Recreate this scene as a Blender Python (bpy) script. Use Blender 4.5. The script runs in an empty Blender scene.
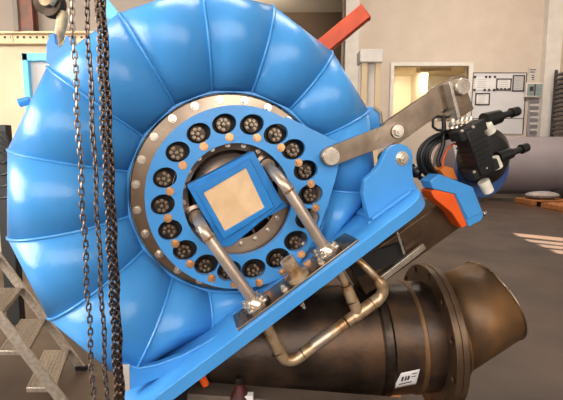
import bpy, bmesh, math, random
from mathutils import Vector, Matrix
random.seed(4)
PI = math.pi
scn = bpy.context.scene
col = scn.collection
# ------------------------------------------------------------------ camera
F = 407.0
TH = math.radians(6.5)
CAM = Vector((0, 0, 1.75))
RT = Vector((1, 0, 0)); FW = Vector((0, math.cos(TH), -math.sin(TH))); UP = Vector((0, math.sin(TH), math.cos(TH)))
cd = bpy.data.cameras.new('camera'); cam = bpy.data.objects.new('camera', cd); col.objects.link(cam)
cam.location = CAM; cam.rotation_euler = (PI/2 - TH, 0, 0)
cd.sensor_width = 36; cd.lens = F/563*36; cd.clip_start = .05; cd.clip_end = 200
scn.camera = cam
# ------------------------------------------------------------------ world, sun, unseen fill lamps, exposure
w = bpy.data.worlds.new('world'); scn.world = w; w.use_nodes = True
w.node_tree.nodes['Background'].inputs[0].default_value = (.75, .85, 1, 1)
w.node_tree.nodes['Background'].inputs[1].default_value = .6
scn.view_settings.view_transform = 'Standard'; scn.view_settings.look = 'None'
scn.view_settings.gamma = 1; scn.view_settings.use_curve_mapping = False
scn.view_settings.exposure = 0.72
SUN = Vector((-.687*.9, .727*.9, -.434)).normalized()
sd = bpy.data.lights.new('sun', 'SUN'); sd.energy = 60; sd.angle = .004; sd.color = (1, .93, .8)
so = bpy.data.objects.new('sun', sd); col.objects.link(so); so.rotation_euler = SUN.to_track_quat('-Z', 'Y').to_euler()
def area(name, loc, target, sx, sy, power, color=(1, 1, 1)):
    l = bpy.data.lights.new(name, 'AREA'); l.shape = 'RECTANGLE'; l.size = sx; l.size_y = sy; l.energy = power; l.color = color
    o = bpy.data.objects.new(name, l); col.objects.link(o); o.location = loc
    o.rotation_euler = (Vector(target) - Vector(loc)).to_track_quat('-Z', 'Y').to_euler()
area('rear_fill_light', (0, -4.7, 3.4), (0, 2.6, 1.6), 15, 6.4, 700, (1, .97, .93))  # unseen panel along the solid rear wall, added as broad frontal fill
area('left_fill_light', (-7.5, 1.2, 3.0), (-.6, 2.6, 1.4), 5.5, 4.6, 560, (1, .97, .92))  # soft lamp added beside the closed left wall, no opening behind it
area('overhead_fill_light', (-.5, 4.0, 9.2), (-.5, 4.0, 0), 7, 3.0, 320, (1, .93, .82))  # unseen overhead lamp added to light the machine
area('far_fill_light', (7, 12, 9.4), (7, 15, 4), 8, 5, 700, (1, .92, .80))  # added fill for the far right end of the hall, out of view
area('far_opening_fill', (-1.5, 21, 9), (-1.5, 25, 4), 3, 2, 420, (1, .85, .65))  # small lamp added to lift the dark far opening
area('partition_fill', (-4.6, 4.2, 4.0), (-4.4, 7, 2.2), 1.6, .5, 25, (1, .88, .68))  # warm lamp added to brighten the cream partition wall
# ------------------------------------------------------------------ coordinate helpers
def cv(a, b, c): return RT*a + UP*b + FW*c
def ray(px, py): return cv((px-281.5)/F, (200-py)/F, 1)
def P(px, py, d): return CAM + ray(px, py)*d            # point at camera depth d
N = cv(.24, -.125, -.96).normalized()
_a = math.radians(35.4)
U = cv(math.cos(_a), math.sin(_a), .128); U = (U - N*U.dot(N)).normalized()
V = N.cross(U)
if V.dot(UP) < 0: V = -V
O = CAM + ray(236.5, 197)*2.035
def W(u, v, n=0): return O + U*u + V*v + N*n
def uv(px, py, n=0):
    d = ray(px, py); t = ((O + N*n) - CAM).dot(N)/d.dot(N); q = CAM + d*t - O
    return (q.dot(U), q.dot(V))
def M(px, py, n=0): a, b = uv(px, py, n); return W(a, b, n)
# ------------------------------------------------------------------ materials
def srgb(r, g, b):
    f = lambda c: (c/255/12.92) if c/255 <= .04045 else ((c/255+.055)/1.055)**2.4
    return (f(r), f(g), f(b), 1)
def mat(name, c1, c2=None, scale=6, rough=.5, metal=0, bump=0, bscale=None, c3=None, spec=.5, detail=5, rr=0, stretch=None, coat=0):
    m = bpy.data.materials.new(name); m.use_nodes = True; nt = m.node_tree; b = nt.nodes['Principled BSDF']
    b.inputs['Roughness'].default_value = rough; b.inputs['Metallic'].default_value = metal
    b.inputs['Specular IOR Level'].default_value = spec; b.inputs['Coat Weight'].default_value = coat; b.inputs['Coat Roughness'].default_value = .15
    tc = nt.nodes.new('ShaderNodeTexCoord'); mp = nt.nodes.new('ShaderNodeMapping'); nt.links.new(tc.outputs['Object'], mp.inputs[0])
    if stretch: mp.inputs['Scale'].default_value = stretch
    nz = nt.nodes.new('ShaderNodeTexNoise'); nz.inputs['Scale'].default_value = scale; nz.inputs['Detail'].default_value = detail
    nt.links.new(mp.outputs[0], nz.inputs['Vector'])
    if c2:
        r = nt.nodes.new('ShaderNodeValToRGB'); r.color_ramp.elements[0].color = c1; r.color_ramp.elements[1].color = c2
        r.color_ramp.elements[0].position = .35; r.color_ramp.elements[1].position = .65
        if c3: e = r.color_ramp.elements.new(.5); e.color = c3
        nt.links.new(nz.outputs[0], r.inputs[0]); nt.links.new(r.outputs[0], b.inputs['Base Color'])
    else: b.inputs['Base Color'].default_value = c1
    if rr:
        mr = nt.nodes.new('ShaderNodeMapRange'); mr.inputs['To Min'].default_value = rough-rr; mr.inputs['To Max'].default_value = rough+rr
        mr.inputs['From Min'].default_value = .3; mr.inputs['From Max'].default_value = .7
        nt.links.new(nz.outputs[0], mr.inputs[0]); nt.links.new(mr.outputs[0], b.inputs['Roughness'])
    if bump:
        n2 = nt.nodes.new('ShaderNodeTexNoise'); n2.inputs['Scale'].default_value = bscale or scale*6; n2.inputs['Detail'].default_value = 4
        nt.links.new(mp.outputs[0], n2.inputs['Vector'])
        bp = nt.nodes.new('ShaderNodeBump'); bp.inputs['Strength'].default_value = bump; bp.inputs['Distance'].default_value = .01
        nt.links.new(n2.outputs[0], bp.inputs['Height']); nt.links.new(bp.outputs[0], b.inputs['Normal'])
    return m
blue = mat('blue_paint', srgb(68, 148, 217), srgb(76, 156, 225), 3, .27, bump=.1, bscale=60, coat=0)
blue2 = mat('blue_tape', srgb(24, 118, 192), srgb(34, 130, 204), 9, .38, bump=.1)
cyan = mat('lit_pale_blue_paint', srgb(110, 205, 240), srgb(125, 215, 245), 5, .4)  # bright light put into the blue of the shell lip; box edges share it
steel = mat('brushed_steel', srgb(160, 142, 124), srgb(124, 108, 92), 5, .3, .9, bump=.05, rr=.1, stretch=(1, 4, 1))
flange_m = mat('machined_flange', srgb(172, 154, 136), srgb(130, 114, 100), 3, .26, 1, rr=.06)
cover_m = mat('cover_steel', srgb(150, 132, 116), srgb(92, 78, 68), 3, .3, 1, rr=.1)
steel_b = mat('bright_steel', srgb(228, 218, 204), srgb(198, 186, 170), 14, .25, .8)
steel_d = mat('dark_steel', srgb(84, 72, 62), srgb(52, 44, 38), 12, .38, .9, rr=.1)
bronze = mat('bronze_bolt', srgb(236, 188, 140), srgb(200, 150, 104), 60, .3, .75)
weldpipe = mat('heat_tinted_steel', srgb(206, 184, 154), srgb(150, 108, 68), 14, .32, .6, c3=srgb(190, 162, 128), bump=.05)
tube_m = mat('polished_tube', srgb(212, 194, 176), srgb(186, 166, 148), 9, .36, .75, bump=.04)
rust = mat('raw_pipe_steel', srgb(48, 38, 32), srgb(92, 68, 48), 4, .36, .6, c3=srgb(66, 52, 43), bump=.2, bscale=26, rr=.1)
rust2 = mat('ochre_pipe_steel', srgb(84, 64, 46), srgb(140, 100, 60), 3, .45, .45, c3=srgb(108, 80, 52), bump=.25, bscale=22, rr=.1)
rustd = mat('flange_steel', srgb(104, 82, 62), srgb(84, 66, 52), 10, .4, .7, bump=.1)
black = mat('black_rubber', srgb(8, 8, 9), srgb(16, 15, 16), 20, .42, bump=.1)
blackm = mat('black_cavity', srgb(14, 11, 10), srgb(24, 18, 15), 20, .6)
cream = mat('cream_plastic', srgb(246, 240, 224), srgb(226, 218, 200), 20, .4)
ply = mat('plywood_board', srgb(232, 198, 156), srgb(214, 176, 132), 7, .6, bump=.1, stretch=(1, 5, 1))
orange = mat('orange_paint', srgb(246, 98, 26), srgb(232, 88, 20), 8, .45)
red = mat('red_primer', srgb(206, 74, 30), srgb(188, 64, 24), 8, .5, bump=.1)
chain_m = mat('chain_steel', srgb(150, 134, 120), srgb(96, 80, 70), 50, .3, .85)
chain_d = mat('oiled_chain_steel', srgb(120, 98, 82), srgb(56, 44, 38), 50, .3, .8)
wallm = mat('painted_wall', srgb(202, 186, 172), srgb(194, 178, 163), 1.2, .8, bump=.05)
wallc = mat('cream_wall', srgb(196, 180, 154), srgb(188, 171, 144), 1.5, .8)
wallg = mat('grey_wall', srgb(138, 126, 116), srgb(130, 118, 108), 1.0, .85)
walld = mat('brown_wall', srgb(92, 74, 58), srgb(62, 50, 40), .25, .85)
floorm = mat('concrete_floor', srgb(74, 56, 45), srgb(54, 40, 32), .9, .45, bump=.12, bscale=14, rr=.12, detail=9)
ceilm = mat('ceiling_paint', srgb(205, 198, 188), None, 1, .9)
alum = mat('aluminium', srgb(178, 166, 152), srgb(152, 138, 124), 40, .4, .7, bump=.1, bscale=150)
white = mat('white_paint', srgb(218, 210, 202), srgb(208, 200, 192), 3, .6)
lilac = mat('pale_grey_tank_paint', srgb(138, 128, 132), srgb(130, 120, 124), 1, .4)
wood = mat('pallet_wood', srgb(176, 112, 62), srgb(132, 80, 42), 5, .7, stretch=(1, 6, 6))
plank = mat('grey_plank', srgb(104, 90, 78), srgb(82, 70, 60), 5, .6)
paper = mat('paper', srgb(222, 218, 216), None, 1, .7)
ink = mat('ink', srgb(60, 54, 58), None, 1, .7)
glassy = mat('fuse_box_window', srgb(150, 160, 156), srgb(128, 140, 136), 10, .12)
maroon = mat('dark_red_jack_paint', srgb(84, 22, 24), srgb(60, 16, 18), 9, .4)
brownp = mat('brown_column_paint', srgb(120, 66, 50), srgb(84, 58, 46), 5, .6)
yellow = mat('worn_hoist_paint', srgb(206, 188, 148), srgb(150, 120, 90), 16, .45, .3)
sack = mat('grey_sack', srgb(160, 150, 146), srgb(130, 120, 116), 8, .8)
bluedisc = mat('shaded_disc_paint', srgb(52, 84, 140), srgb(44, 70, 120), 6, .35)  # blue darkened in the colour, since the disc sits in shadow
# ------------------------------------------------------------------ mesh helpers
WL = {}
def perp(a):
    a = a.normalized(); t = Vector((0, 0, 1)) if abs(a.z) < .9 else Vector((1, 0, 0))
    x = a.cross(t).normalized(); return x, a.cross(x).normalized()
class MB:
    def __init__(s): s.b = bmesh.new()
    def box(s, c, ax, hs):
        c = Vector(c); vs = []
        for i in (-1, 1):
            for j in (-1, 1):
                for k in (-1, 1): vs.append(s.b.verts.new(c + ax[0]*hs[0]*i + ax[1]*hs[1]*j + ax[2]*hs[2]*k))
        for f in ((0,1,3,2), (4,6,7,5), (0,4,5,1), (2,3,7,6), (0,2,6,4), (1,5,7,3)): s.b.faces.new([vs[i] for i in f])
        return s
    def abox(s, x0, x1, y0, y1, z0, z1):
        return s.box(((x0+x1)/2, (y0+y1)/2, (z0+z1)/2), (Vector((1,0,0)), Vector((0,1,0)), Vector((0,0,1))), (abs(x1-x0)/2, abs(y1-y0)/2, abs(z1-z0)/2))
    def beam(s, p0, p1, w, h, up=None):
        p0 = Vector(p0); p1 = Vector(p1); d = (p1-p0); L = d.length; d.normalize()
        if up is None: x, y = perp(d)
        else: y = (up - d*up.dot(d)).normalized(); x = d.cross(y)
        return s.box((p0+p1)/2, (d, x, y), (L/2, w/2, h/2))
    def tube(s, pts, r, seg=14, closed=False, cap=True):
        pts = [Vector(p) for p in pts]; n = len(pts); rs = r if isinstance(r, (list, tuple)) else [r]*n
        x = None; rings = []
        for i in range(n):
            a = pts[(i-1) % n] if (closed or i > 0) else pts[0]; c = pts[(i+1) % n] if (closed or i < n-1) else pts[-1]
            t = (c-a).normalized()
            if x is None: x, _ = perp(t)
            x = (x - t*x.dot(t)).normalized(); y = t.cross(x)
            rings.append([s.b.verts.new(pts[i] + (x*math.cos(2*PI*k/seg) + y*math.sin(2*PI*k/seg))*rs[i]) for k in range(seg)])
        m = n if closed else n-1
        for i in range(m):
            A, B = rings[i], rings[(i+1) % n]
            for k in range(seg): s.b.faces.new((A[k], A[(k+1) % seg], B[(k+1) % seg], B[k]))
        if cap and not closed: s.b.faces.new(rings[0][::-1]); s.b.faces.new(rings[-1])
        return s
    def cyl(s, p0, p1, r0, r1=None, seg=24):
        return s.tube([p0, p1], [r0, r0 if r1 is None else r1], seg)
    def lathe(s, c, axis, prof, seg=48, closed=True):   # prof: (radius, height) pairs, closed loop or open
        c = Vector(c); axis = Vector(axis).normalized(); x, y = perp(axis); R = []
        for k in range(seg):
            d = x*math.cos(2*PI*k/seg) + y*math.sin(2*PI*k/seg)
            R.append([s.b.verts.new(c + d*max(r, 1e-4) + axis*h) for r, h in prof])
        m = len(prof) if closed else len(prof)-1
        for k in range(seg):
            A, B = R[k], R[(k+1) % seg]
            for i in range(m):
                j = (i+1) % len(prof); s.b.faces.new((A[i], B[i], B[j], A[j]))
        return s
    def sphere(s, c, r, ax=(1, 1, 1), seg=14):
        g = bmesh.ops.create_uvsphere(s.b, u_segments=seg, v_segments=seg//2+2, radius=r)
        for v in g['verts']: v.co = Vector((v.co.x*ax[0], v.co.y*ax[1], v.co.z*ax[2])) + Vector(c)
        return s
    def prism(s, outer, holes, fn, n0, n1):             # outer / holes: 2-D loops; fn(a, b, n) -> point
        b2 = bmesh.new(); es = []
        for loop in [outer] + list(holes):
            vs = [b2.verts.new((a, b, 0)) for a, b in loop]
            for i in range(len(vs)): es.append(b2.edges.new((vs[i], vs[(i+1) % len(vs)])))
        bmesh.ops.triangle_fill(b2, edges=es, use_beauty=True, use_dissolve=False)
        b2.verts.index_update(); idx = {}
        base = list(b2.verts); lo = [s.b.verts.new(fn(v.co.x, v.co.y, n0)) for v in base]; hi = [s.b.verts.new(fn(v.co.x, v.co.y, n1)) for v in base]
        for f in b2.faces:
            ii = [v.index for v in f.verts]
            s.b.faces.new([hi[i] for i in ii]); s.b.faces.new([lo[i] for i in reversed(ii)])
        for e in b2.edges:
            if len(e.link_faces) == 1:
                i, j = e.verts[0].index, e.verts[1].index; s.b.faces.new((lo[i], lo[j], hi[j], hi[i]))
        b2.free(); return s
    def build(s, name, m, parent=None, smooth=35, bevel=0, origin=None):
        bmesh.ops.recalc_face_normals(s.b, faces=s.b.faces)
        c = Vector(origin) if origin is not None else sum((v.co for v in s.b.verts), Vector())/max(1, len(s.b.verts))
        for v in s.b.verts: v.co -= c
        me = bpy.data.meshes.new(name); s.b.to_mesh(me); s.b.free(); me.materials.append(m)
        if smooth:
            for p in me.polygons: p.use_smooth = True
            me.set_sharp_from_angle(angle=math.radians(smooth))
        o = bpy.data.objects.new(name, me); col.objects.link(o); WL[o.name] = c
        if parent: o.parent = parent; o.location = c - WL[parent.name]
        else: o.location = c
        if bevel:
            bv = o.modifiers.new('bevel', 'BEVEL'); bv.width = bevel; bv.segments = 2; bv.limit_method = 'ANGLE'; bv.angle_limit = math.radians(40)
        return o
def thing(name, label, cat, loc, group=None):
    o = bpy.data.objects.new(name, None); col.objects.link(o); o.location = loc; o.empty_display_size = .1
    WL[o.name] = Vector(loc); o['label'] = label; o['category'] = cat
    if group: o['group'] = group
    return o
def tag(o, label, cat, group=None):
    o['label'] = label; o['category'] = cat
    if group: o['group'] = group
    return o
def struct(o): o['kind'] = 'structure'; return o
def inst(proto, parent, loc, axis=None, spin=0, scale=None):   # linked copy of a small part
    o = proto.copy(); col.objects.link(o); o.parent = parent; o.location = Vector(loc) - (WL[parent.name] if parent else Vector())
    WL[o.name] = Vector(loc)
    if axis is not None:
        o.rotation_mode = 'QUATERNION'
        o.rotation_quaternion = Vector(axis).to_track_quat('Z', 'Y') @ Matrix.Rotation(spin, 3, 'Z').to_quaternion()
    if scale: o.scale = (scale,)*3
    return o
Z3 = (Vector((1,0,0)), Vector((0,1,0)), Vector((0,0,1)))
AX = (U, V, N)
def circ(cx, cy, r, a0=0, a1=360, n=48, ry=None, rot=0):
    full = abs(a1-a0) >= 360; out = []
    for k in range(n):
        a = math.radians(a0 + (a1-a0)*k/(n if full else n-1))
        x, y = r*math.cos(a), (ry or r)*math.sin(a); out.append((cx + x*math.cos(rot) - y*math.sin(rot), cy + x*math.sin(rot) + y*math.cos(rot)))
    return out
def bez(p0, p1, p2, n=8): return [p0*(1-t)**2 + p1*2*t*(1-t) + p2*t*t for t in [i/n for i in range(n+1)]]
def arc_path(pts, rad=.06, n=7):                         # polyline with rounded corners
    pts = [Vector(p) for p in pts]; out = [pts[0]]
    for i in range(1, len(pts)-1):
        a, b, c = pts[i-1], pts[i], pts[i+1]; r = min(rad, (a-b).length*.48, (c-b).length*.48)
        out += bez(b + (a-b).normalized()*r, b, b + (c-b).normalized()*r, n)
    return out + [pts[-1]]
# ------------------------------------------------------------------ the hall
XL, XR, YB, YF, ZC = -8.0, 12.1, -5.0, 25.0, 10.0
struct(MB().abox(XL-.2, XR+.2, YB-.2, YF+.2, -.12, 0).build('floor', floorm))
struct(MB().abox(XL-.2, XR+.2, YB-.2, YF+.2, ZC, ZC+.2).build('ceiling', ceilm))
struct(MB().abox(XL-.2, XL, YB, YF, 0, ZC).build('wall_left', wallc))
struct(MB().abox(XL-.2, XR+.2, YB-.2, YB, 0, ZC).build('wall_rear', wallm))
struct(MB().abox(XL-.2, XR+.2, YF, YF+.2, 0, ZC).build('wall_far', walld))
# right wall with tall narrow slit windows that throw the striped sun patch
def toslit(px, py):
    d = ray(px, py); t = -CAM.z/d.z; g = CAM + d*t; s = (XR-g.x)/(-SUN.x); q = g - SUN*s; return q.y, q.z
slits = []
for k, (xl, yt, yb) in enumerate([(510, 232.6, 236.6), (521, 238.6, 242.0), (534, 243.6, 247.2), (547, 249, 253.4)]):
    tl = toslit(xl, yt); bl = toslit(xl+7, yb); tr = toslit(620, yt+(620-xl)*.10); br = toslit(620, yb+(613-xl)*.11)
    slits.append([tl, bl, br, tr])
struct(MB().prism([(YB, 0), (YF, 0), (YF, ZC), (YB, ZC)], slits, lambda a, b, n: Vector((n, a, b)), XR, XR+.05).build('wall_right', wallm))
# back wall at right with the window opening
WY = 18.5
def bw(px, py, y=WY):
    d = ray(px, py); t = y/d.y; return CAM + d*t
wl, wr = bw(342, 60).x, bw(548, 60).x+.2
a, b = bw(394, 66), bw(466, 117)
struct(MB().prism([(wl, 0), (XR, 0), (XR, ZC), (wl, ZC)], [[(a.x, b.z), (b.x, b.z), (b.x, a.z), (a.x, a.z)]], lambda x, z, n: Vector((x, n, z)), WY, WY+.35).build('wall_back', wallm))
fr = MB()
for x0, x1, z0, z1 in ((a.x-.16, a.x, b.z-.15, a.z+.15), (b.x, b.x+.2, b.z-.15, a.z+.15), (a.x, b.x, a.z, a.z+.15), (a.x, b.x, b.z-.15, b.z)):
    fr.abox(x0, x1, WY-.06, WY+.1, z0, z1)
win = struct(fr.build('window_1', white, smooth=0))
rm = MB()
x0, x1, z0, z1, y0, y1 = a.x-1.2, b.x+1.0, b.z-.8, a.z+.25, WY+.36, WY+3.6
rm.abox(x0, x1, y1, y1+.1, z0, z1); rm.abox(x0-.1, x0, y0, y1, z0, z1); rm.abox(x1, x1+.1, y0, y1, z0, z1)
rm.abox(x0, x1, y0, y1, z1, z1+.1); rm.abox(x0, x1, y0, y1, z0-.1, z0)
rm.abox(a.x+1.9, a.x+2.2, y0+1.6, y1, z0, z1); rm.abox(a.x+1.5, b.x-.3, y0+.8, y0+1.2, z1-.25, z1)
struct(rm.build('wall_office', wallc, smooth=0))
area('office_light', ((x0+x1)/2, y0+1.3, z1-.3), ((x0+x1)/2+.2, y0+2.5, z0), 2.2, 1, 110, (1, .93, .72))
# pilasters of the back wall
struct(MB().abox(bw(344, 60).x, bw(357, 60).x, WY-.3, WY, 0, ZC).build('trim_1', white))
struct(MB().abox(bw(541, 60).x, XR, WY-.3, WY, 0, ZC).build('trim_2', white))
# near partition at left
PY = 7.0
def bp(px, py): return bw(px, py, PY)
px1 = bp(241, 0).x
zt = bp(0, 34).z; zb = bp(0, 46).z
struct(MB().abox(XL, px1, PY, PY+.2, zt, ZC).build('wall_upper_left', wallg))
struct(MB().abox(XL, px1, PY-.02, PY+.2, 0, zb).build('wall_lower_left', wallc))
rail = MB().abox(XL, px1, PY-.06, PY+.1, zb, zt)
rail.abox(XL, px1, PY-.16, PY-.04, zt-.03, zt).abox(XL, px1, PY-.16, PY-.04, zb, zb+.025).abox(bp(14, 40).x, bp(15.5, 40).x, PY-.075, PY, zb, zt)
struct(rail.build('trim_3', mat('rail_paint', srgb(206, 184, 150), srgb(190, 168, 134), 3, .6), smooth=0))
hs = MB()
for k in range(46): hs.cyl((XL+2.2+k*.105, PY-.068, zt-.07), (XL+2.2+k*.105, PY-.059, zt-.07), .02, seg=8)
struct(hs.build('trim_4', ink))
c0, c1 = bp(22, 0), bp(37, 0)
cm = MB().abox(c0.x, c1.x, PY-.16, PY-.13, zt, ZC).abox(c0.x, c0.x+.03, PY-.16, PY, zt, ZC).abox(c0.x, c1.x, PY-.03, PY-.001, zt, ZC)
cc = thing('steel_column', 'brown and grey steel column standing on the rail at the upper left wall', 'column', ((c0.x+c1.x)/2, PY-.1, zt))
cm.build('web', brownp, cc, smooth=0)
MB().abox(c0.x-.04, c0.x+.035, PY-.2, PY-.14, zt, ZC).build('flange', mat('grey_column_paint', srgb(104, 94, 86), None, 3, .6), cc, smooth=0)
# ------------------------------------------------------------------ back wall fittings
def wallbox(name, m, x0, y0, x1, y1, yf, yb, parent=None, **k):
    p, q = bw(x0, y0, yf), bw(x1, y1, yf); return MB().abox(p.x, q.x, yf, yb, q.z, p.z).build(name, m, parent, smooth=0, **k)
board = thing('notice_board', 'large pale notice board with framed papers on the back wall', 'notice board', bw(497, 104, WY))
wallbox('panel', mat('board_paint', srgb(206, 202, 204), None, 2, .6), 473, 72.5, 522, 134, WY-.06, WY-.002, board)
e = MB()
p, q = bw(473, 72.5, WY-.06), bw(523, 134, WY-.06)
for xa, xb, za, zc_ in ((p.x, q.x, p.z-.035, p.z), (p.x, p.x+.03, q.z, p.z), (q.x-.03, q.x, q.z, p.z), (p.x, q.x, bw(0, 119).z, bw(0, 119).z+.03)): e.abox(xa, xb, WY-.075, WY-.062, za, zc_)
e.build('border', ink, board, smooth=0)
for i, (x0, y0, x1, y1, lab, fr_) in enumerate([(475, 77, 489, 90, 'white paper with corner dots at upper left of notice board', 0), (489.6, 77, 495, 90, 'narrow white paper slip beside the corner-dotted sheet on notice board', 0), (496.5, 78.5, 511, 90.5, 'dark framed landscape notice with row of dark marks, middle of board', 1),
        (513, 75, 524, 91.5, 'tall dark framed grey notice at upper right of board', 1), (475.5, 93, 489.5, 105, 'dark framed notice alone on the lower row of board', 1)]):
    t = thing('paper_notice', lab, 'notice', bw((x0+x1)/2, (y0+y1)/2, WY-.08), 'papers on the notice board')
    wallbox('sheet', paper if i != 3 else mat('grey_paper', srgb(182, 178, 176), None, 2, .7), x0, y0, x1, y1, WY-.085, WY-.076, t)
    k = MB(); A, B = bw(x0, y0, WY-.09), bw(x1, y1, WY-.09)
    if fr_:
        for xa, xb, za, zc_ in ((A.x, B.x, A.z-.05, A.z), (A.x, B.x, B.z, B.z+.05), (A.x, A.x+.05, B.z, A.z), (B.x-.05, B.x, B.z, A.z)): k.abox(xa, xb, WY-.1, WY-.088, za, zc_)
        k.build('frame', ink, t, smooth=0); k = MB()
    n = 5
    for j in range(n):
        z = A.z - (j+1.2)*(A.z-B.z)/(n+1.4); k.abox(A.x+.13, B.x-.13-random.random()*.12*(1 if x1-x0 > 8 else .2), WY-.094, WY-.088, z, z+.012)
    k.build('text_lines', mat('faint_ink', srgb(140, 134, 136), None, 1, .7), t, smooth=0)
    if i == 0 or i == 2:
        k = MB()
        for (dx, dz) in ([(0, 0), (.75, 0), (1, 0), (0, 1), (.7, 1), (1, 1), (1.35, 0), (1.35, 1)] if i == 0 else [(.1, .9), (.35, .9), (.6, .9), (.85, .9)]):
            cx, cz = A.x+(B.x-A.x)*dx, A.z+(B.z-A.z)*dz; k.abox(cx-.05, cx+.05, WY-.105, WY-.096, cz-.05, cz+.05)
        k.build('dark_mark', ink, t, smooth=0)
fb = thing('fuse_box', 'grey fuse box with greenish glass door beside the notice board', 'fuse box', bw(535, 90, WY))
wallbox('housing', white, 526.5, 82.5, 543.5, 97, WY-.22, WY, fb); wallbox('door', glassy, 528, 84, 542.5, 95.5, WY-.25, WY-.221, fb)
wallbox('switch', ink, 530.5, 86.5, 533.5, 91, WY-.28, WY-.251, fb)
wallbox('door_edge', ink, 534.8, 84, 535.3, 95.5, WY-.26, WY-.2505, fb)
vb = thing('vent_grille', 'tall grey slatted vent grille below the fuse box', 'vent', bw(536, 118, WY))
wallbox('backing', mat('grey_vent', srgb(150, 142, 144), None, 2, .6), 529, 99, 542, 136, WY-.05, WY, vb)
for k in range(11): wallbox('slat', white if k % 2 else mat('slat_grey', srgb(128, 120, 124), None, 2, .6), 530.5, 101+k*3.1, 540.5, 102.6+k*3.1, WY-.1, WY-.051, vb)
sg = thing('wall_sign', 'small white sign with dark letters above the fuse box', 'sign', bw(533, 75, WY))
wallbox('plate', mat('sign_plate', srgb(196, 186, 178), None, 2, .7), 529, 67.5, 537.5, 81, WY-.03, WY, sg)
k = MB()
for z, x0_, x1_ in ((69.3, 530, 536), (71.6, 530, 535), (75, 532, 534), (77, 531.5, 534.5), (79, 532, 534)):
    A, B = bw(x0_, z, WY-.04), bw(x1_, z+.9, WY-.04); k.abox(A.x, B.x, WY-.045, WY-.032, B.z, A.z)
k.build('lettering', ink, sg, smooth=0)
# dark slatted gate at the right edge
dg = thing('slatted_rack', 'dark slatted rack against the right wall at the frame edge', 'rack', (XR-.25, 16.6, 0))
for y in (15.2, 16.5, 17.9): MB().abox(XR-.4, XR-.32, y-.05, y+.05, 0, 5.3).build('post', ink, dg, smooth=0)
sl = MB()
for k in range(26): sl.abox(XR-.38, XR-.12, 15.2, 17.9, .3+k*.19, .38+k*.19)
sl.build('slats', mat('rack_grey', srgb(92, 84, 82), None, 3, .6), dg, smooth=0)
# white stand with tan posts in front of the back wall
st = thing('white_stand', 'white topped stand with two tan uprights in front of back wall', 'stand', (bw(371, 100, 9).x, 9, 0))
for x0_, x1_ in ((361.5, 367.5), (375.5, 380.5)):
    A, B = bw(x0_, 62, 9), bw(x1_, 62, 9); MB().abox(A.x, B.x, 8.97, 9.06, 0, A.z).build('upright', mat('tan_upright', srgb(206, 182, 146), None, 3, .5), st, bevel=.01)
A, B = bw(359.5, 50, 9), bw(382, 63, 9); MB().abox(A.x, B.x, 8.9, 9.3, B.z, A.z).build('top_box', white, st, bevel=.02)
A, B = bw(360, 63, 9), bw(381.5, 63, 9); MB().abox(A.x, B.x, 9.1, 9.14, .02, A.z).build('back_panel', white, st)
# lying tank
TY = 15.5; xa, xb_ = bw(440, 160, TY).x, XR-.6
tc_ = bw(520, 165.5, TY).z; R_ = 1.09
tk = thing('lying_tank', 'big pale grey cylindrical tank lying along the back wall', 'tank', ((xa+xb_)/2, TY+1, 0))
MB().lathe((xa, TY+R_*.2, tc_), (1, 0, 0), [(0, 0), (R_*.6, .05), (R_*.95, .25), (R_, .45), (R_, xb_-xa-.3), (R_*.8, xb_-xa-.05), (0, xb_-xa)], 64, closed=False).build('shell', lilac, tk, smooth=30)
for x in (7.3, 10.2): MB().abox(x-.15, x+.15, TY-.5, TY+.9, 0, tc_-R_*.75).build('cradle', ink, tk, smooth=0)
MB().tube([(xa+.5, TY+R_*.2+math.cos(t)*(R_+.01), tc_+math.sin(t)*(R_+.01)) for t in [2*PI*i/40 for i in range(40)]], .02, 6, closed=True).build('weld_seam', lilac, tk)
# pallets
def pallet(x, y, lab, grp):
    t = thing('pallet', lab, 'pallet', (x, y, 0), grp)
    for k in range(5): MB().abox(x-.7, x+.7, y-.5+k*.22, y-.36+k*.22, .17, .2).build('deck_board', wood, t, smooth=0)
    for dx in (-.62, 0, .62):
        MB().abox(x+dx-.08, x+dx+.08, y-.5, y+.52, .05, .17).build('bearer', wood, t, smooth=0)
        MB().abox(x+dx-.08, x+dx+.08, y-.5, y+.52, .0, .025).build('runner', wood, t, smooth=0)
    return t
pallet(9.0, 13.9, 'wooden pallet on the floor in front of the pale tank', None)
pl = pallet(9.0, 12.4, 'x', None); pl['label'] = 'nearer wooden pallet on the floor, cut by the right frame edge'
s_ = MB(); s_.sphere((8.95, 13.9, .338), .5, (1.1, .75, .27), 16); tag(s_.build('sack', sack), 'grey flat sack lying on the pallet by the tank', 'sack')
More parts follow.
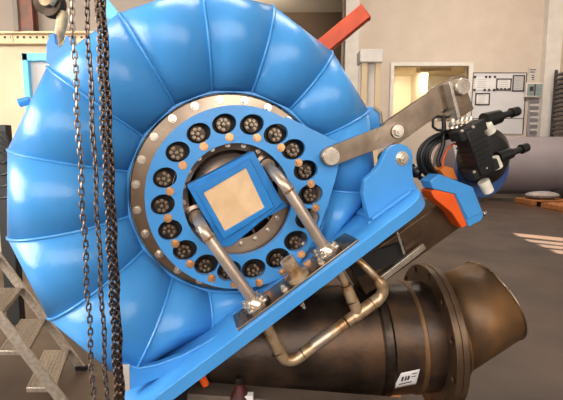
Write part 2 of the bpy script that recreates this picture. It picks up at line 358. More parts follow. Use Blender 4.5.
# ------------------------------------------------------------------ turbine
TB = thing('water_turbine', 'blue painted spiral turbine with steel ring of round openings, hung tilted from chains', 'turbine', W(0, -.5, -.2))
NM, RIN, NR, VP = -.30, .525, -.13, -.49
seams = [((356, 262), (318, 240)), ((372, 190), (330, 190)), ((363, 110), (320, 135)), ((327, 53), (285, 114)), ((269, 9), (250, 95)), ((197, -9), (211, 92)), ((119, 17), (172, 102)),
         ((51, 69), (140, 134)), ((13, 149), (134, 172)), ((13, 233), (136, 214)), ((52, 310), (146, 247)), ((121, 372), (172, 275)), ((203, 350), (207, 290)), ((275, 322), (250, 300)), ((345, 275), (290, 285))]
secs = []
K = 30
for (so_, si_) in seams:
    ou, ov = uv(*so_, NM); iu, iv = uv(*si_, NR); L_ = math.hypot(iu, iv); iu, iv = iu/L_*RIN, iv/L_*RIN
    d = math.hypot(ou-iu, ov-iv); du, dv = (ou-iu)/d, (ov-iv)/d; g = .17
    rho = (d*d+g*g)/(2*d); cc_ = d-rho; a0 = math.atan2(g, -cc_)
    pts = []
    for k in range(K+1):
        t = a0 - 2*a0*k/K; r = cc_ + rho*math.cos(t); uu, vv = iu+du*r, iv+dv*r
        pts.append(W(uu, max(vv, VP-.01), NM + 1.15*rho*math.sin(t)) + U*(.045*max(0, math.sin(t))*math.sin(PI*k/K)**.5 if si_[0] in (172, 207) and si_[1] > 250 else 0))
    secs.append(pts)
for i in range(len(secs)-1):
    b_ = MB(); A = [b_.b.verts.new(p) for p in secs[i]]; B = [b_.b.verts.new(p) for p in secs[i+1]]
    for k in range(K):
        if (A[k].co-B[k].co).length > 1e-5 or (A[k+1].co-B[k+1].co).length > 1e-5: b_.b.faces.new((A[k], A[k+1], B[k+1], B[k]))
    bmesh.ops.remove_doubles(b_.b, verts=b_.b.verts, dist=1e-5)
    o = b_.build('volute_segment', blue, TB, smooth=60); sm = o.modifiers.new('t', 'SOLIDIFY'); sm.thickness = .012; sm.offset = -1
for i, s_ in enumerate(secs[1:-1]):
    q = [p for p in s_ if True]; MB().tube(q, .0065, 8).build('weld_seam', blue, TB)
# rim lip round the steel flange
MB().lathe(W(0, 0, NR), N, [(.520, -.02), (.546, -.02), (.546, .04), (.520, .04)], 96).build('rim_lip', blue, TB, bevel=.003)
# steel flange, dark cavity, cover
MB().lathe(W(0, 0, -.15), N, [(.40, 0), (.516, 0), (.516, .03), (.40, .03)], 96).build('mounting_flange', flange_m, TB, bevel=.003)
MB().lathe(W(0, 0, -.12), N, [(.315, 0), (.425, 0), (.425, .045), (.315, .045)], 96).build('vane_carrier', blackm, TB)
MB().lathe(W(0, 0, -.12), N, [(0, .03), (.10, .03), (.10, .045), (.13, .05), (.215, .012), (.235, .034), (.314, .046), (.314, -.02), (0, -.02)], 80, closed=False).build('head_cover', cover_m, TB, smooth=25)
# hex bolt prototype (local z = axis)
def bolt_mesh(r, h, washer=1.35):
    b_ = MB(); z = Vector((0, 0, 1)); b_.cyl((0, 0, 0), (0, 0, h*.25), r*washer, seg=18); b_.cyl((0, 0, h*.25), (0, 0, h), r, r*.97, seg=6); b_.cyl((0, 0, h), (0, 0, h*1.25), r*.5, seg=10); return b_
used = set()
def bolt(name, m, parent, loc, axis, r, h, spin=0, cache={}):
    key = (name, m.name, r, h)
    if key not in cache:
        o = bolt_mesh(r, h).build(name, m, None, origin=(0, 0, 0)); cache[key] = o; o.parent = parent
        o.location = Vector(loc)-WL[parent.name]; WL[o.name] = Vector(loc); o.rotation_mode = 'QUATERNION'
        o.rotation_quaternion = Vector(axis).to_track_quat('Z', 'Y') @ Matrix.Rotation(spin, 3, 'Z').to_quaternion(); return o
    return inst(cache[key], parent, loc, axis, spin)
# flange bolts: seen between flange edge and ring plate
fb_ang = [k*15+4 for k in range(24)]
for k, ang in enumerate(fb_ang):
    t = math.radians(ang); bolt('flange_bolt', steel_b, TB, W(.490*math.cos(t), .490*math.sin(t), -.12), N, .0155, .022, k)
# ring plate with 18 oval openings, drawn on its own plane
pc = (236.5, 197.0)
hole_px = []
ANG = [2, 21, 40, 58, 78, 99.5, 120.6, 142.5, 165, 186, 206.5, 226, 246, 264.5, 283.5, 304, 323.6, 343]
for aa in ANG:
    t = math.radians(aa); hole_px.append((pc[0]+74.2*math.cos(t), pc[1]-74.2*math.sin(t)))
def pxl(pts, n=0): return [uv(x, y, n) for x, y in pts]
outer = []
for k in range(64):
    t = math.radians(58 + (298-58)*k/63); outer.append((pc[0]+92*math.cos(t), pc[1]-92*math.sin(t)))
outer += [(300, 262), (314, 241), (322, 222), (329, 200), (335, 181), (339, 163), (342.5, 153), (342.5, 147), (339, 142.5), (286.5, 116.5)]
inner = [(pc[0]+.5+54.5*math.cos(2*PI*k/64), pc[1]+2+56*math.sin(2*PI*k/64)) for k in range(64)]
holes = [pxl([(hx+12.4*math.cos(t)*math.cos(.3)+10.2*math.sin(t)*math.sin(.3), hy-12.4*math.cos(t)*math.sin(.3)+10.2*math.sin(t)*math.cos(.3)) for t in [2*PI*j/28 for j in range(28)]]) for hx, hy in hole_px]
MB().prism(pxl(outer), [pxl(inner)] + holes, W, -.03, 0).build('ring_plate', blue, TB, smooth=35, bevel=.0025)
for k, (hx, hy) in enumerate(hole_px):
    u_, v_ = uv(hx-1, hy+.8, -.06)
    b_ = MB().lathe(W(u_, v_, -.075), N, [(0, .03), (.012, .03), (.013, .02), (.037, .02), (.04, .015), (.04, 0), (0, 0)], 24, closed=False)
    b_.build('vane_stem', steel_d, TB)
    for j in range(7):
        t = j*2*PI/7 + k; rr_ = .025 if j else 0
        c_ = W(u_+rr_*math.cos(t), v_+rr_*math.sin(t), -.056 + (.012 if j == 0 else 0)); bolt('stem_screw', steel, TB, c_, N, .0068, .012, j)
    pu, pv = uv(hx+5.2, hy+13.4, 0); bolt('pin', bronze, TB, W(pu, pv, 0), N, .0155, .014, k)
# rim bolts of the inner cover
for k in range(20):
    t = math.radians(9+18*k); bolt('cover_bolt', steel_b, TB, W(.262*math.cos(t), .262*math.sin(t), -.086), N, .0105, .017, k)
for k in range(5):  # brighter bars added in place of wedge-shaped reflections on the cover
    t = math.radians(235+28*k); b_ = MB(); b_.box(W(.172*math.cos(t), .172*math.sin(t), -.075), (U*math.cos(t)+V*math.sin(t), -U*math.sin(t)+V*math.cos(t), N), (.05, .006, .02)); b_.build('reflection_bar', steel, TB, bevel=.002)
# blue taped square window frame with plywood
hp = MB().prism(pxl([(187, 186), (253.5, 151), (283, 203), (276, 209), (232, 246), (222, 247.5)], .04), [], W, -.07, .04).build('hatch_frame', blue2, TB, bevel=.004)
MB().prism(pxl([(195, 189), (250, 158.5), (274.5, 207), (223.5, 240)], .055), [pxl([(203.5, 193), (246, 168), (264.5, 207.5), (225, 231)], .055)], W, .041, .055).build('raised_border', blue2, hp, bevel=.003)
MB().prism(pxl([(203, 192.5), (246.5, 167.5), (265, 208), (224.8, 231.7)], .05), [], W, .0405, .05).build('plywood_panel', ply, hp)
MB().prism(pxl([(272, 193), (283, 201), (288, 206), (243, 231), (232, 246), (229, 238)], .03), [], W, -.05, .028).build('hatch_flap', blue2, hp, bevel=.003)
# bypass pipes in front of the cover
def bypass(name_lab, e0, e1, e2, r):
    p0 = M(*e0, -.085); p0b = M(*e0, .0); a_ = M(*e1, .12); b_ = M(*e2, .15)
    b_ = a_ + (b_-a_).dot(-V)*(-V)*.3 + (b_-a_)*.7
    cornr = M(e1[0]-6, e1[1]-9, .12)
    path = [p0, p0+N*.05] + bez(p0+N*.05, cornr, a_, 10)[1:] + [b_]
    o = MB().tube(path, r, 20).build('bypass_pipe', tube_m, TB); o['label'] = name_lab
    MB().lathe(p0, N, [(0, 0), (.062, 0), (.062, .022), (.045, .028), (.04, .05), (0, .05)], 28, closed=False).build('collar', steel, o)
    MB().lathe(a_+(b_-a_)*.02, (b_-a_), [(r, 0), (r+.004, .003), (r+.004, .01), (r, .013)], 24).build('weld_seam', weldpipe, o)
    return b_
bA = bypass('left polished pipe', (197, 216), (207, 235), (255, 304), .0285)
bB = bypass('right polished pipe', (266, 166), (287, 188), (326, 251), .0285)
# base plate with rounded right end, drawn in (u, n)
def WB(u, n, v): return W(u, v, n)
NF = .245
bo = [(-1.02, -.16), (-1.02, NF-.03), (-1.01, NF-.006), (-.99, NF)] + [(.66, NF)] + [(.66+.13*math.sin(t), NF-.13+.13*math.cos(t)) for t in [PI/2*j/8 for j in range(1, 9)]] + [(.79, -.25), (.70, -.34), (.3, -.34), (-.3, -.3)]
base = MB().prism(bo, [], WB, VP-.062, VP).build('base_plate', blue, TB, bevel=.005)
base['label'] = 'thick blue base plate'
MB().prism(pxl([(122, 367), (129, 367), (130, 390), (123, 392)], NF+.003), [], W, NF-.02, NF+.003).build('lit_end_face', white, TB)  # white patch standing for the brightly lit end face of the base plate
MB().prism([(-.36, .05), (-.36, .215), (.36, .215), (.36, .05)], [], WB, VP, VP+.012).build('steel_pad', flange_m, TB, bevel=.003)
# volute skirt meeting the base plate
MB().prism(pxl([(120, 364), (140, 368), (157, 365), (182, 356), (204, 344), (226, 331), (248, 315), (262, 318), (240, 345), (124, 392)], .10), [], W, .06, .10).build('skirt_plate', blue, TB)
MB().tube([M(x, y, .10) for x, y in ((120, 364), (140, 368), (157, 365), (182, 356), (204, 344), (226, 331), (248, 315))], .006, 8).build('weld_seam', blue, TB)
sk = [W(-.86+.0*t, VP+.09*(1-t)**2, .15*t) for t in (0, .5, 1)]
for nm, b_, rr_ in (('a', bA, .07), ('b', bB, .07)):
    uu, vv, nn = (b_-O).dot(U), VP+.012, (b_-O).dot(N)
    c_ = W(uu, vv, nn)
    f_ = MB().prism(circ(uu, nn, rr_, n=32) if nm == 'b' else circ(uu, nn, rr_*1.05, a0=0, n=6), [], WB, vv, vv+.018).build('pipe_flange', steel, TB, bevel=.003)
    MB().lathe(c_+V*.018, V, [(0, 0), (.05, 0), (.046, .02), (.034, .035), (0, .035)], 24, closed=False).build('pipe_collar', steel_b, f_)
    for j in range(4):
        t = j*PI/2+.6; bolt('flange_nut', steel_b, TB, W(uu+.055*math.cos(t), vv+.018, nn+.055*math.sin(t)), V, .0145, .026, j)
    MB().tube([b_+(b_-c_).normalized()*0, c_+V*.02], .0285, 20).build('pipe_end', tube_m, TB)
# nozzle stub between the pipes
nu, nv, = .02, VP+.012; nn = .155
MB().lathe(W(nu, nv, nn), V, [(0, 0), (.058, 0), (.058, .014), (.038, .02), (.034, .085), (.038, .088), (.038, .112), (.025, .112), (.025, .03), (0, .03)], 28, closed=False).build('nozzle', weldpipe, TB)
bolt('flange_nut', steel_b, TB, W(.15, VP+.012, .18), V, .0145, .026, .3); bolt('flange_nut', steel_b, TB, W(-.07, VP+.012, .18), V, .0145, .026, .3)
# under-plate pipework
nU = .09
def Q(x, y, n=nU): return M(x, y, n)
un = MB().tube(arc_path([Q(262, 318), Q(268, 329), Q(272, 338), Q(287, 366), Q(353, 317), Q(362, 311)], .10, 9), .031, 20).build('lower_pipe', weldpipe, TB)
MB().tube([Q(260, 312), Q(266.5, 328), Q(270, 334)], [.02, .02, .03], 18).build('reducer', weldpipe, un)
MB().tube([Q(336, 262), Q(342, 277), Q(345, 284), Q(347, 288), Q(358, 313)], [.019, .02, .021, .03, .032], 18).build('branch_pipe', weldpipe, un)
MB().tube(arc_path([Q(354, 317), Q(388, 292), Q(368, 268), Q(340, 246, -.02)], .085, 9), [.034]*3+[.031]*8+[.019]*11, 18).build('return_elbow', weldpipe, un)
for p_, d_, r_ in ((Q(303, 354), Q(320, 342), .031), (Q(346, 322), Q(353, 317), .034), (Q(278, 352), Q(281, 357), .031), (Q(346, 285), Q(348, 290), .026), (Q(372, 303.5), Q(377, 300), .033), (Q(325, 338), Q(330, 334), .031), (Q(352, 301), Q(354, 306), .031)):
    MB().lathe(p_, (d_-p_), [(r_-.002, -.004), (r_+.003, 0), (r_-.002, .004)], 24).build('pipe_weld', rustd, un)
MB().tube([Q(313, 346), Q(330, 334)], .035, 20).build('pipe_sleeve', tube_m, un)
# small tap with orange cap under the plate
tp = MB().tube([Q(197, 372, .1), Q(202, 381, .1)], .012, 12).build('tap', steel, TB); MB().tube([Q(200, 374, .1), Q(206, 385, .1)], [.02, .019], 14).build('orange_cap', orange, tp, bevel=.003)['label'] = 'orange plastic cap'
for q_, dd in (((301, 303), .02), ((262, 390), 0)): 
    if dd: bolt('drain_screw', steel_b, TB, Q(q_[0], q_[1], .1), -V, .012, .03, 0)
# clevis bracket on the plate
def brk(n0, n1, dx):
    pts = [(370+dx, 222), (363+dx, 194), (365+dx, 180), (372+dx, 174), (380+dx, 165), (386+dx, 152)] + [(399.5+dx+13.5*math.cos(math.radians(t)), 157.5-13.5*math.sin(math.radians(t))) for t in range(165, -16, -15)] + [(412.5+dx, 172), (414+dx, 182), (421+dx, 193)]
    return MB().prism(pxl(pts, n1), [], W, n0, n1).build('clevis_plate', blue, TB, bevel=.004)
brk(.06, .10, 0); brk(-.07, -.03, -1)
MB().tube([M(368, 224, .105), M(421, 194.5, .105)], .011, 8).build('weld_seam', blue, TB)
MB().prism([(.50, -.09), (.50, .125), (.755, .135), (.755, -.09)], [], WB, VP, VP+.018).build('bracket_foot', blue, TB, bevel=.004)
pn = M(402, 158.5, .10)
MB().cyl(pn-N*.2, pn+N*.004, .038, seg=28).build('pivot_pin', steel_b, TB)
bolt('pivot_nut', steel_b, TB, pn+N*.004, N, .026, .022, .4)
# steel links
def bar(p, q, hw, n0, n1, ext0=None, ext1=None, name='link_bar'):
    (x0, y0), (x1, y1) = p, q; a_ = math.atan2(-(y1-y0), x1-x0); pts = []
    for t in range(90, 271, 15): tt = a_+math.radians(t); pts.append((x0+hw*math.cos(tt), y0-hw*math.sin(tt)))
    hw1 = ext1 or hw
    for t in range(-90, 91, 15): tt = a_+math.radians(t); pts.append((x1+hw1*math.cos(tt), y1-hw1*math.sin(tt)))
    return MB().prism(pxl(pts, n1), [], W, n0, n1).build(name, steel, TB, bevel=.003)
bar((331, 156.5), (398, 131), 9.5, .015, .045, ext1=10)
p1 = M(331, 156.5, .045); MB().lathe(p1-N*.06, N, [(0, 0), (.046, 0), (.046, .072), (.042, .076), (0, .076)], 32, closed=False).build('link_pin', steel_b, TB)
bar((394, 132), (459, 86), 12.5, -.03, .012, ext1=11)
bar((396, 131), (459, 86), 11, -.10, -.06)
p2 = M(397, 131.5, .045); MB().cyl(p2-N*.15, p2+N*.006, .03, seg=24).build('link_pin', steel_b, TB); bolt('pivot_nut', steel_b, TB, p2+N*.006, N, .026, .022, .2)
MB().prism(pxl([(449, 82), (452, 81.5), (461, 117), (458, 120)], .07), [], W, -.11, .07).build('fork_cheek', steel_b, TB, bevel=.003)
MB().prism(pxl([(453, 90), (468, 92), (474, 109), (460, 118)], .06), [], W, -.11, .06).build('fork_block', steel, TB, bevel=.003)
p3 = M(462.5, 86.5, .075); MB().lathe(p3-N*.17, N, [(0, 0), (.045, 0), (.045, .175), (.041, .18), (0, .18)], 32, closed=False).build('link_pin', steel_b, TB)
# lug, ears and lips on the shell
MB().prism([uv(x, y, -.3) for x, y in ((46, 62), (47, 44), (50, 35), (55, 33), (56, 44), (60, 48), (64, 44), (66, 36), (73, 38), (76, 50), (78, 66), (60, 72))], [], W, -.34, -.29).build('lifting_lug', blue, TB, bevel=.004)
MB().prism([uv(x, y, -.25) for x, y in ((104, 3), (111, 5), (130, 29), (124, 32), (109, 22))], [], W, -.3, -.16).build('shell_lip', cyan, TB, bevel=.004)  # lip coloured paler than the shell to look lit
MB().prism([uv(x, y, -.3) for x, y in ((156, -4), (168, -6), (170, 8), (154, 9))], [], W, -.34, -.28).build('shell_ear', blue, TB, bevel=.004)
MB().prism([uv(x, y, -.2) for x, y in ((360, 108), (372, 107), (380, 119), (381, 131), (366, 140), (360, 130))], [], W, -.3, -.18).build('shell_ear', blue, TB, bevel=.004)
MB().tube([M(374, 108, -.18), M(380, 113, -.18), M(381, 124, -.18)], .012, 10).build('ear_stud', steel_b, TB)
nb = M(17, 104, -.3); q_ = M(30, 100, -.3); MB().cyl(nb+(q_-nb)*.15, q_, .022, seg=6).build('side_plug', blue, TB, bevel=.003)
# ------------------------------------------------------------------ beam under the bracket, clamp
BM = thing('square_steel_beam', 'brown square steel beam running out beneath the blue bracket', 'beam', M(400, 245, -.2))
a_, b_ = M(352, 277, -.12), M(448, 209, -.12)
MB().beam(a_, b_, .20, .17, N).build('beam_body', rustd, BM, bevel=.006)
MB().beam(M(376, 283, .0), M(424, 246, .0), .035, .02, N).build('edge_strip', steel_b, BM, bevel=.002)
MB().beam(M(397, 232, .02), M(404, 254, .02), .012, .01, N).build('weld_seam', steel_b, BM)
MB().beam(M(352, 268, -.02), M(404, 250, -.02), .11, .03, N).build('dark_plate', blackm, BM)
CL = thing('end_clamp', 'blue and orange clamp on the end of the brown square beam', 'clamp', M(455, 205, -.1))
MB().prism(pxl([(431, 191), (440, 188), (456, 192), (470, 224), (462, 228), (452, 213), (434, 198)], .05), [], W, -.05, .05).build('orange_jaw', orange, CL, bevel=.003)
MB().prism(pxl([(430, 181), (440, 174), (473, 187), (484, 214), (481, 221), (469, 227), (455, 194), (433, 189)], .06), [], W, -.04, .06).build('blue_jaw', blue, CL, bevel=.006)
MB().prism(pxl([(456, 194), (472, 189), (482, 213), (468, 219)], .068), [], W, .06, .068).build('wear_plate', blue, CL, bevel=.003)
bolt('clamp_bolt', steel_b, CL, M(483, 214, 0), U, .012, .02)
MB().prism(pxl([(440, 170), (446, 166), (453, 168), (458, 180), (446, 178)], .0), [], W, -.08, .0).build('orange_lug', mat('ochre_paint', srgb(206, 112, 44), None, 3, .5), CL, bevel=.003)
# ------------------------------------------------------------------ hydraulic actuator
HY = thing('hydraulic_actuator', 'black hydraulic actuator with valve block, connectors and cream plugs', 'hydraulic unit', M(480, 160, -.1))
dc = M(480, 167, -.16)
MB().lathe(dc, N, [(0, 0), (.185, 0), (.19, .006), (.19, .03), (.185, .036), (0, .036)], 56, closed=False).build('mounting_disc', bluedisc, HY)
MB().beam(M(466, 194, -.14), M(488, 184, -.14), .10, .03, N).build('disc_foot', bluedisc, HY, bevel=.003)
c_ = M(480, 156, -.1); MB().lathe(c_, N, [(0, 0), (.165, 0), (.165, .06), (.12, .10), (.05, .11), (0, .11)], 40, closed=False).build('motor_housing', black, HY, smooth=30)
h1 = math.radians(-72); hu = U*math.cos(h1)+V*math.sin(h1)
A = M(467, 129, .08); B = M(481, 172, .08); dB = (B-A).normalized(); sB = N.cross(dB)
vb_ = MB().box((A+B)/2, (dB, sB, N), ((B-A).length/2, .052, .06)).build('valve_block', black, HY, bevel=.006)
for k in range(6): MB().box(A+(B-A)*(.25+.11*k), (dB, sB, N), (.005, .055, .066)).build('cooling_fin', black, vb_)
for k, t in enumerate((.04, .93)): MB().box(A+(B-A)*t, (dB, sB, N), (.03, .085, .05)).build('end_block', blackm, vb_, bevel=.006)
for x, y in ((462, 131), (473, 127), (474, 172), (486, 168)): bolt('block_screw', steel_b, HY, M(x, y, .135), N, .006, .008)
for (x0, y0, x1, y1, r0, r1) in ((484, 121, 518, 111, .045, .026), (498, 158, 527, 147, .036, .026)):
    a_, b_ = M(x0, y0, .03), M(x1, y1, .03); d_ = b_-a_
    MB().tube([a_, a_+d_*.45, a_+d_*.5, a_+d_*.78, a_+d_*.79, b_], [r0, r0*.85, r1*.75, r1*.7, r1*1.1, r1], 20).build('connector', black, HY)
for x0, y0, x1, y1, r in ((485, 124, 491, 133, .034), (493, 158, 498, 168, .032), (483, 181, 489, 192, .033)):
    MB().tube([M(x0, y0, .05), M(x1, y1, .05)], [r, r*.9], 20).build('cream_plug', cream, HY, bevel=.004)['label'] = 'cream plug'
for k in range(5):
    x = 452+k*4.4; MB().tube([M(x, 129-k*.6, .03), M(x+1.5, 119-k*.5, .03)], [.014, .012], 10).build('fitting', steel_b, HY)
    bolt('fitting_nut', steel_b, HY, M(x+.6, 125-k*.6, .03), V, .017, .016, k)
MB().tube([M(x_, y_, 0) for x_, y_ in ((433, 119), (437, 116.5), (452, 117), (455, 120), (454, 128), (449, 131), (437, 130), (433, 127))], .008, 8, closed=True).build('hose_guide', black, HY)
MB().tube([M(443.5, 117, 0), M(444, 131, 0)], .012, 8).build('guide_bar', black, HY)
for k in range(5):
    rx = 20+k*2.3; pts = [(455, 133-k*1.2)]
    for t in range(100, 231, 10): pts.append((453+rx*1.2*math.cos(math.radians(t))*1.0, 158-(rx*.62+8)*math.sin(math.radians(t))))
    pts.append((440-k*1.5, 182)); pts.append((452, 186))
    MB().tube([M(x_, y_, -.05-.02*(k % 3)) for x_, y_ in pts], .0105, 8).build('hose', black, HY)
MB().tube([M(x_, y_, -.02) for x_, y_ in ((443, 170), (443, 160), (447, 150), (454, 143))], .006, 8).build('orange_cable', orange, HY)
MB().tube([M(x_, y_, .02) for x_, y_ in ((456, 142), (461, 150), (463, 162))], .006, 8).build('pale_cable', cream, HY)
MB().tube([M(x_, y_, -.05) for x_, y_ in ((444, 125), (443, 145), (438, 160), (441, 176))], .013, 8).build('hose', black, HY)
MB().sphere(M(416, 172, -.1), .035).build('hose_end', black, HY)
MB().tube([M(412, 165, -.12), M(420, 178, -.12), M(432, 182, -.1)], .014, 8).build('hose', black, HY)
# ------------------------------------------------------------------ brown pipe
DP = thing('draft_tube', 'big raw brown steel pipe with bolted flange lying under the turbine', 'pipe', (0, 2.6, 0))
f0 = P(424, 334, 2.5); left = P(225, 338, 2.56); ax = (f0-left).normalized()
ax = (ax + Vector((0, .10, 0))).normalized(); Rb = .325; Lb = (f0-left).length
Lb += .16; left = f0 - ax*Lb
MB().lathe(left, ax, [(Rb-.02, 0), (Rb, 0), (Rb, Lb), (Rb-.02, Lb)], 80).build('pipe_body', rust, DP)
for s_, rr_ in ((Lb-.31, .019), (Lb-.11, .009)):
    MB().lathe(left+ax*s_, ax, [(Rb-.004, -rr_*2), (Rb+rr_*.6, -rr_), (Rb+rr_*.7, rr_), (Rb-.004, rr_*2)], 80).build('weld_seam', steel_d if s_ < Lb-.2 else rust2, DP)
x_, y_ = perp(ax)
fl2 = [circ(.39*math.cos(t), .39*math.sin(t), .022, n=14) for t in [2*PI*(j+.35)/12 for j in range(12)]]
MB().prism(circ(0, 0, .425, n=80), [circ(0, 0, Rb-.01, n=64)] + fl2, lambda a, b, n: f0 + x_*a + y_*b + ax*n, 0, .035).build('bolted_flange', rustd, DP, bevel=.003)
MB().prism(circ(0, 0, .425, n=80), [circ(0, 0, Rb-.01, n=64)] + fl2, lambda a, b, n: f0 + x_*a + y_*b + ax*n, .037, .07).build('mating_flange', rustd, DP, bevel=.003)
# mitred stub
s1 = P(492, 300, 2.54); m0 = f0+ax*.07; m1 = m0+ax*.05+Vector((0, 0, .04)); Rs = .262
ax2 = (s1-m1).normalized()
def ring(c, nrm, r): a_, b_ = None, None; n_ = nrm.normalized(); h = Vector((0, 0, 1)); a_ = (h-n_*h.dot(n_)).normalized(); b_ = n_.cross(a_); return [c+(a_*math.cos(t)+b_*math.sin(t))*r for t in [2*PI*k/64 for k in range(64)]]
def loft(rings, name, m, parent):
    b_ = MB(); vs = [[b_.b.verts.new(p) for p in r] for r in rings]
    for A, B in zip(vs, vs[1:]):
        for k in range(len(A)): b_.b.faces.new((A[k], A[(k+1) % len(A)], B[(k+1) % len(A)], B[k]))
    return b_.build(name, m, parent, smooth=50)
mid = (ax+ax2).normalized()
loft([ring(m0, ax, Rb), ring(m1, mid, Rb-.035)], 'short_collar', rust, DP).modifiers.new('t', 'SOLIDIFY').thickness = .015
loft([ring(m1, mid, Rb-.037), ring(s1, ax2, Rs)], 'angled_stub', rust2, DP).modifiers.new('t', 'SOLIDIFY').thickness = .018
MB().tube(ring(m1, mid, Rb-.032), .011, 8, closed=True).build('weld_seam', rust2, DP)
MB().tube(ring(s1, ax2, Rs), .006, 8, closed=True).build('cut_rim', steel, DP)
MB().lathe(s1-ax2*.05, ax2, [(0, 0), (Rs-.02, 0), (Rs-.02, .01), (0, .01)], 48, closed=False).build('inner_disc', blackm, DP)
# paper sticker on the pipe, curved with it
def onpipe(px, py, off=.004):
    d = ray(px, py); o_ = CAM-left; dd = d-ax*d.dot(ax); oo = o_-ax*o_.dot(ax); R0 = Rb+off
    A_, B_, C_ = dd.dot(dd), 2*dd.dot(oo), oo.dot(oo)-R0*R0; t = (-B_-math.sqrt(max(0, B_*B_-4*A_*C_)))/(2*A_); return CAM+d*t
def patch(q, off, name, m, parent):
    b_ = MB(); g = [[None]*7 for _ in range(7)]
    for i in range(7):
        for j in range(7):
            s, t = i/6, j/6; x = (q[0][0]*(1-s)+q[1][0]*s)*(1-t)+(q[3][0]*(1-s)+q[2][0]*s)*t; y = (q[0][1]*(1-s)+q[1][1]*s)*(1-t)+(q[3][1]*(1-s)+q[2][1]*s)*t
            g[i][j] = b_.b.verts.new(onpipe(x, y, off))
    for i in range(6):
        for j in range(6): b_.b.faces.new((g[i][j], g[i+1][j], g[i+1][j+1], g[i][j+1]))
    o = b_.build(name, m, parent); mo = o.modifiers.new('t', 'SOLIDIFY'); mo.thickness = .001; return o
stk = patch([(401, 373), (420, 369), (416, 384), (393, 389)], .004, 'sticker', paper, DP)
for q_ in ([(402, 377), (404, 376.6), (403, 381), (401, 381.4)], [(405.5, 376.4), (407, 376), (406, 380.3), (404.5, 380.7)], [(408, 376), (410, 375.5), (409, 379.6), (407, 380)], [(412, 373.5), (417, 372.4), (416.6, 373.3), (411.6, 374.4)], [(411.5, 376.5), (416, 375.4), (415.6, 376.3), (411, 377.4)], [(399, 384), (412, 381), (411.6, 382), (398.6, 385)]):
    patch(q_, .0062, 'print', ink, stk)
# timbers, plank, jack
MB_ = MB().abox(.68, .86, 2.2, 3.2, 0, .012); tag(MB_.build('packing_shim', wood), 'flat wooden shim on the floor under the pipe flange', 'shim')
def tpx(x, y, d): return P(x, y, d)
p0, p1 = P(196, 384, 2.16), P(402, 408, 2.16)
pk = thing('steel_plank', 'grey brown plank lying in front of the raw pipe', 'plank', P(300, 400, 2.06))
pa, pb = P(190, 393, 2.02), P(405, 410, 2.02)
MB().beam(pa, pb, .14, .06, UP).build('plank_body', plank, pk, bevel=.004)
tr = thing('trestle', 'dark steel trestle beneath the plank in front of the pipe', 'trestle', (pa.x+.2, pa.y, 0))
for t in (.12, .5, .9):
    q_ = pa+(pb-pa)*t; MB().abox(q_.x-.03, q_.x+.03, q_.y-.03, q_.y+.03, 0, q_.z-.045).build('leg', blackm, tr)
MB().abox(pa.x+.05, pb.x-.05, pa.y-.02, pa.y+.02, .1, .16).build('cross_bar', blackm, tr)
jk = thing('screw_jack', 'small dark red screw jack standing on the plank', 'jack', P(240, 396, 2.08))
jb = P(240, 400, 1.96)
jt = P(238, 377, 1.96)
up_ = Vector((0, 0, 1)); hgt = (jt-jb).length
MB().lathe(jb, up_, [(0, 0), (.05, 0), (.046, .02), (.02, .07), (.018, hgt*.8), (0, hgt*.8)], 20, closed=False).build('jack_body', maroon, jk)
MB().lathe(jb+up_*hgt*.8, up_, [(0, 0), (.024, 0), (.026, .01), (.022, .03), (.012, .035), (0, .035)], 20, closed=False).build('jack_head', steel_d, jk)
wb = P(247, 399, 1.95); tag(MB().box(wb, Z3, (.03, .02, .025)).build('white_tag', paper, bevel=.002), 'small white tag beside the dark red jack', 'tag')
# black stand added to fill the shadow under the left end of the turbine
ds = thing('shade_stand', 'black stand added for the shade under the turbine base plate', 'stand', P(170, 420, 2.45))
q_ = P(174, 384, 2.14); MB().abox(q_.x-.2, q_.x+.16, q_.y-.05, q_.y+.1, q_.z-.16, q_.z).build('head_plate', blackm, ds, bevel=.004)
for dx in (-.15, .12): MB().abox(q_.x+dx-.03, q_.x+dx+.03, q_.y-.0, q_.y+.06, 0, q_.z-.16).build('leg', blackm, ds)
# ------------------------------------------------------------------ red beam, pale box behind
rb = thing('red_beam', 'orange red steel beam sticking up behind the top right of the blue shell', 'beam', P(330, 45, 2.75))
a_, b_ = P(281, 82, 2.80), P(365, 12.5, 2.65)
MB().beam(a_, b_, .10, .085, -FW).build('beam_body', red, rb, bevel=.004)
MB().beam(b_-(b_-a_).normalized()*.004, b_+(b_-a_).normalized()*.006, .105, .09, -FW).build('end_plate', red, rb, bevel=.002)
q0, q1 = P(24, 54, 2.75), P(62, 150, 2.75)
rp = MB().abox(q0.x+.03, q1.x, q0.y, q0.y+.04, P(30, 130, 2.75).z, q0.z-.03).build('pale_box', white, TB)  # pale box behind the shell, added under the turbine as a part
MB().abox(q0.x, q1.x, q0.y-.03, q0.y+.05, q0.z-.05, q0.z).build('top_edge', cyan, rp, bevel=.004)
MB().abox(q0.x, q0.x+.04, q0.y-.03, q0.y+.05, P(30, 130, 2.75).z, q0.z).build('side_edge', cyan, rp, bevel=.004)
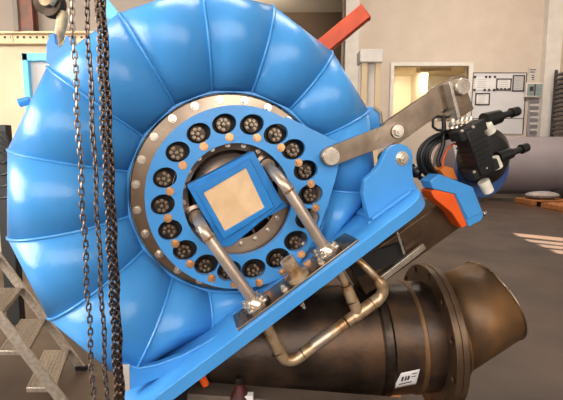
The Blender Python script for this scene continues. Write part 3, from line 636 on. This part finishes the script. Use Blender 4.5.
# ------------------------------------------------------------------ hoist and chains
HB = thing('hook_block', 'worn hoist block with hook at the top left', 'hoist', P(55, 4, 2.1))
hc = P(50, 3, 2.1)
MB().lathe(hc-Vector((0, .03, 0)), (0, 1, 0), [(.028, 0), (.07, 0), (.07, .012), (.058, .03), (.07, .05), (.07, .062), (.028, .062)], 36).build('sheave', steel_d, HB)
MB().lathe(hc-Vector((0, .05, 0)), (0, 1, 0), [(0, 0), (.03, 0), (.03, .1), (0, .1)], 24, closed=False).build('axle', yellow, HB)
MB().tube([hc+Vector((.02, -.04, -.02)), hc+Vector((.09, -.04, .08))], .022, 12).build('cheek', yellow, HB)
hk = [P(x, y, 2.12) for x, y in ((63, 12), (62, 22), (60, 32), (58.5, 40), (57.5, 45), (60, 47), (63, 45), (64, 41))]
MB().tube(hk, [.024, .027, .025, .022, .02, .018, .014, .009], 14).build('hook', yellow, HB)
MB().tube([hc+Vector((0, 0, .04)), Vector((hc.x, hc.y, hc.z+.25))], .02, 10).build('suspension_eye', steel_d, HB)
def link_proto(m, Lk, Wd, r):
    pts = []; h = Lk/2-Wd/2
    for k in range(8): t = PI*k/7; pts.append((Wd/2*math.cos(t), 0, h+Wd/2*math.sin(t)))
    for k in range(8): t = PI+PI*k/7; pts.append((Wd/2*math.cos(t), 0, -h+Wd/2*math.sin(t)))
    return MB().tube(pts, r, 7, closed=True)
def chain(px, d, lab, m, Lk, Wd, r, zbot, group, twist=0):
    top = P(px, -6, d); t = thing('hoist_chain', lab, 'chain', (top.x, top.y, zbot), group)
    pitch = Lk-2*r*1.02; n = int((top.z-zbot)/pitch); proto = link_proto(m, Lk, Wd, r).build('link', m, t, origin=(0, 0, 0))
    for i in range(n+1):
        o = proto if i == 0 else proto.copy()
        if i: col.objects.link(o); o.parent = t
        sway = .003*math.sin(i*.5+twist)
        o.location = (sway, 0, i*pitch+Lk/2); o.rotation_euler = (0, .04*math.sin(i*1.7), twist + (PI/2 if i % 2 else 0) + .15*math.sin(i*2.1))
cz = .30
g_ = 'hoist chains hanging in front of the blue shell'
chain(71, 1.55, 'leftmost single steel chain hanging in front of the blue shell', chain_m, .034, .016, .0036, cz, g_, .5)
chain(86, 1.55, 'second thin steel chain from the left, just left of the dark pair', chain_m, .034, .016, .0036, cz, g_, 1.0)
chain(97.5, 1.50, 'dark oiled chain, left one of the close pair', chain_d, .027, .017, .0043, cz, g_, .3)
chain(103.2, 1.52, 'dark oiled chain, rightmost of all the hanging chains', chain_d, .027, .017, .0043, cz, g_, 1.2)
# ------------------------------------------------------------------ step ladder
LD = thing('step_ladder', 'worn aluminium step ladder on the brown floor at lower left', 'step ladder', (-1.7, 2.9, 0))
side = Vector((.19, -.54, 0)); sl_ = Vector((-.19, .03, .25))
far0 = Vector((-1.83, 3.15, .165))
for k in range(5):
    c_ = far0+sl_*k; b_ = MB(); wdir = Vector((1, 0, 0)); q_ = [c_-wdir*.1, c_+wdir*.1, c_+wdir*.1+side, c_-wdir*.1+side]
    sd_ = side.normalized(); b_.prism([(-.1, 0), (.1, 0), (.1, side.length), (-.1, side.length)], [], lambda a, b, n, c_=c_: c_+Vector((a, 0, n))+sd_*b, -.035, 0)
    st_ = b_.build('step', alum, LD, bevel=.004)
    g2 = MB()
    for j in range(7): p_ = c_+Vector((-.085+j*.028, 0, .002)); g2.beam(p_+sd_*.01, p_+side-sd_*.01, .008, .006, Vector((0, 0, 1)))
    g2.build('tread_ridges', alum, st_)
for off in (Vector((0, 0, 0))-sd_*.012, side+sd_*.012):
    foot = far0+off+Vector((.205, -.02, -.155)); top_ = foot+sl_*5.6
    MB().beam(foot+Vector((.0, 0, .0)), top_, .025, .065, Vector((1, 0, .2))).build('rail', alum, LD, bevel=.003)
    MB().box(foot+Vector((0, 0, .005)), Z3, (.045, .02, .02)).build('foot', black, LD, bevel=.003)
# post with hanging cables at the far left
PO = thing('cable_post', 'dark post with black cables hung on it at the left edge', 'post', P(4, 200, 4.0).xy.to_3d())
q_ = P(3, 160, 4.0)
MB().abox(q_.x-.09, q_.x+.05, q_.y, q_.y+.09, 0, P(0, 125, 4).z).build('post_body', blackm, PO, bevel=.004)
for k in range(5):
    r_ = .06+.02*k; c_ = P(1+k*.6, 142+k*3, 3.93)
    MB().tube([c_+Vector((r_*1.1*math.cos(t), -.015*k, r_*1.6*math.sin(t)-.05*k)) for t in [2*PI*j/20 for j in range(20)]], .012, 8, closed=True).build('cable', black, PO)
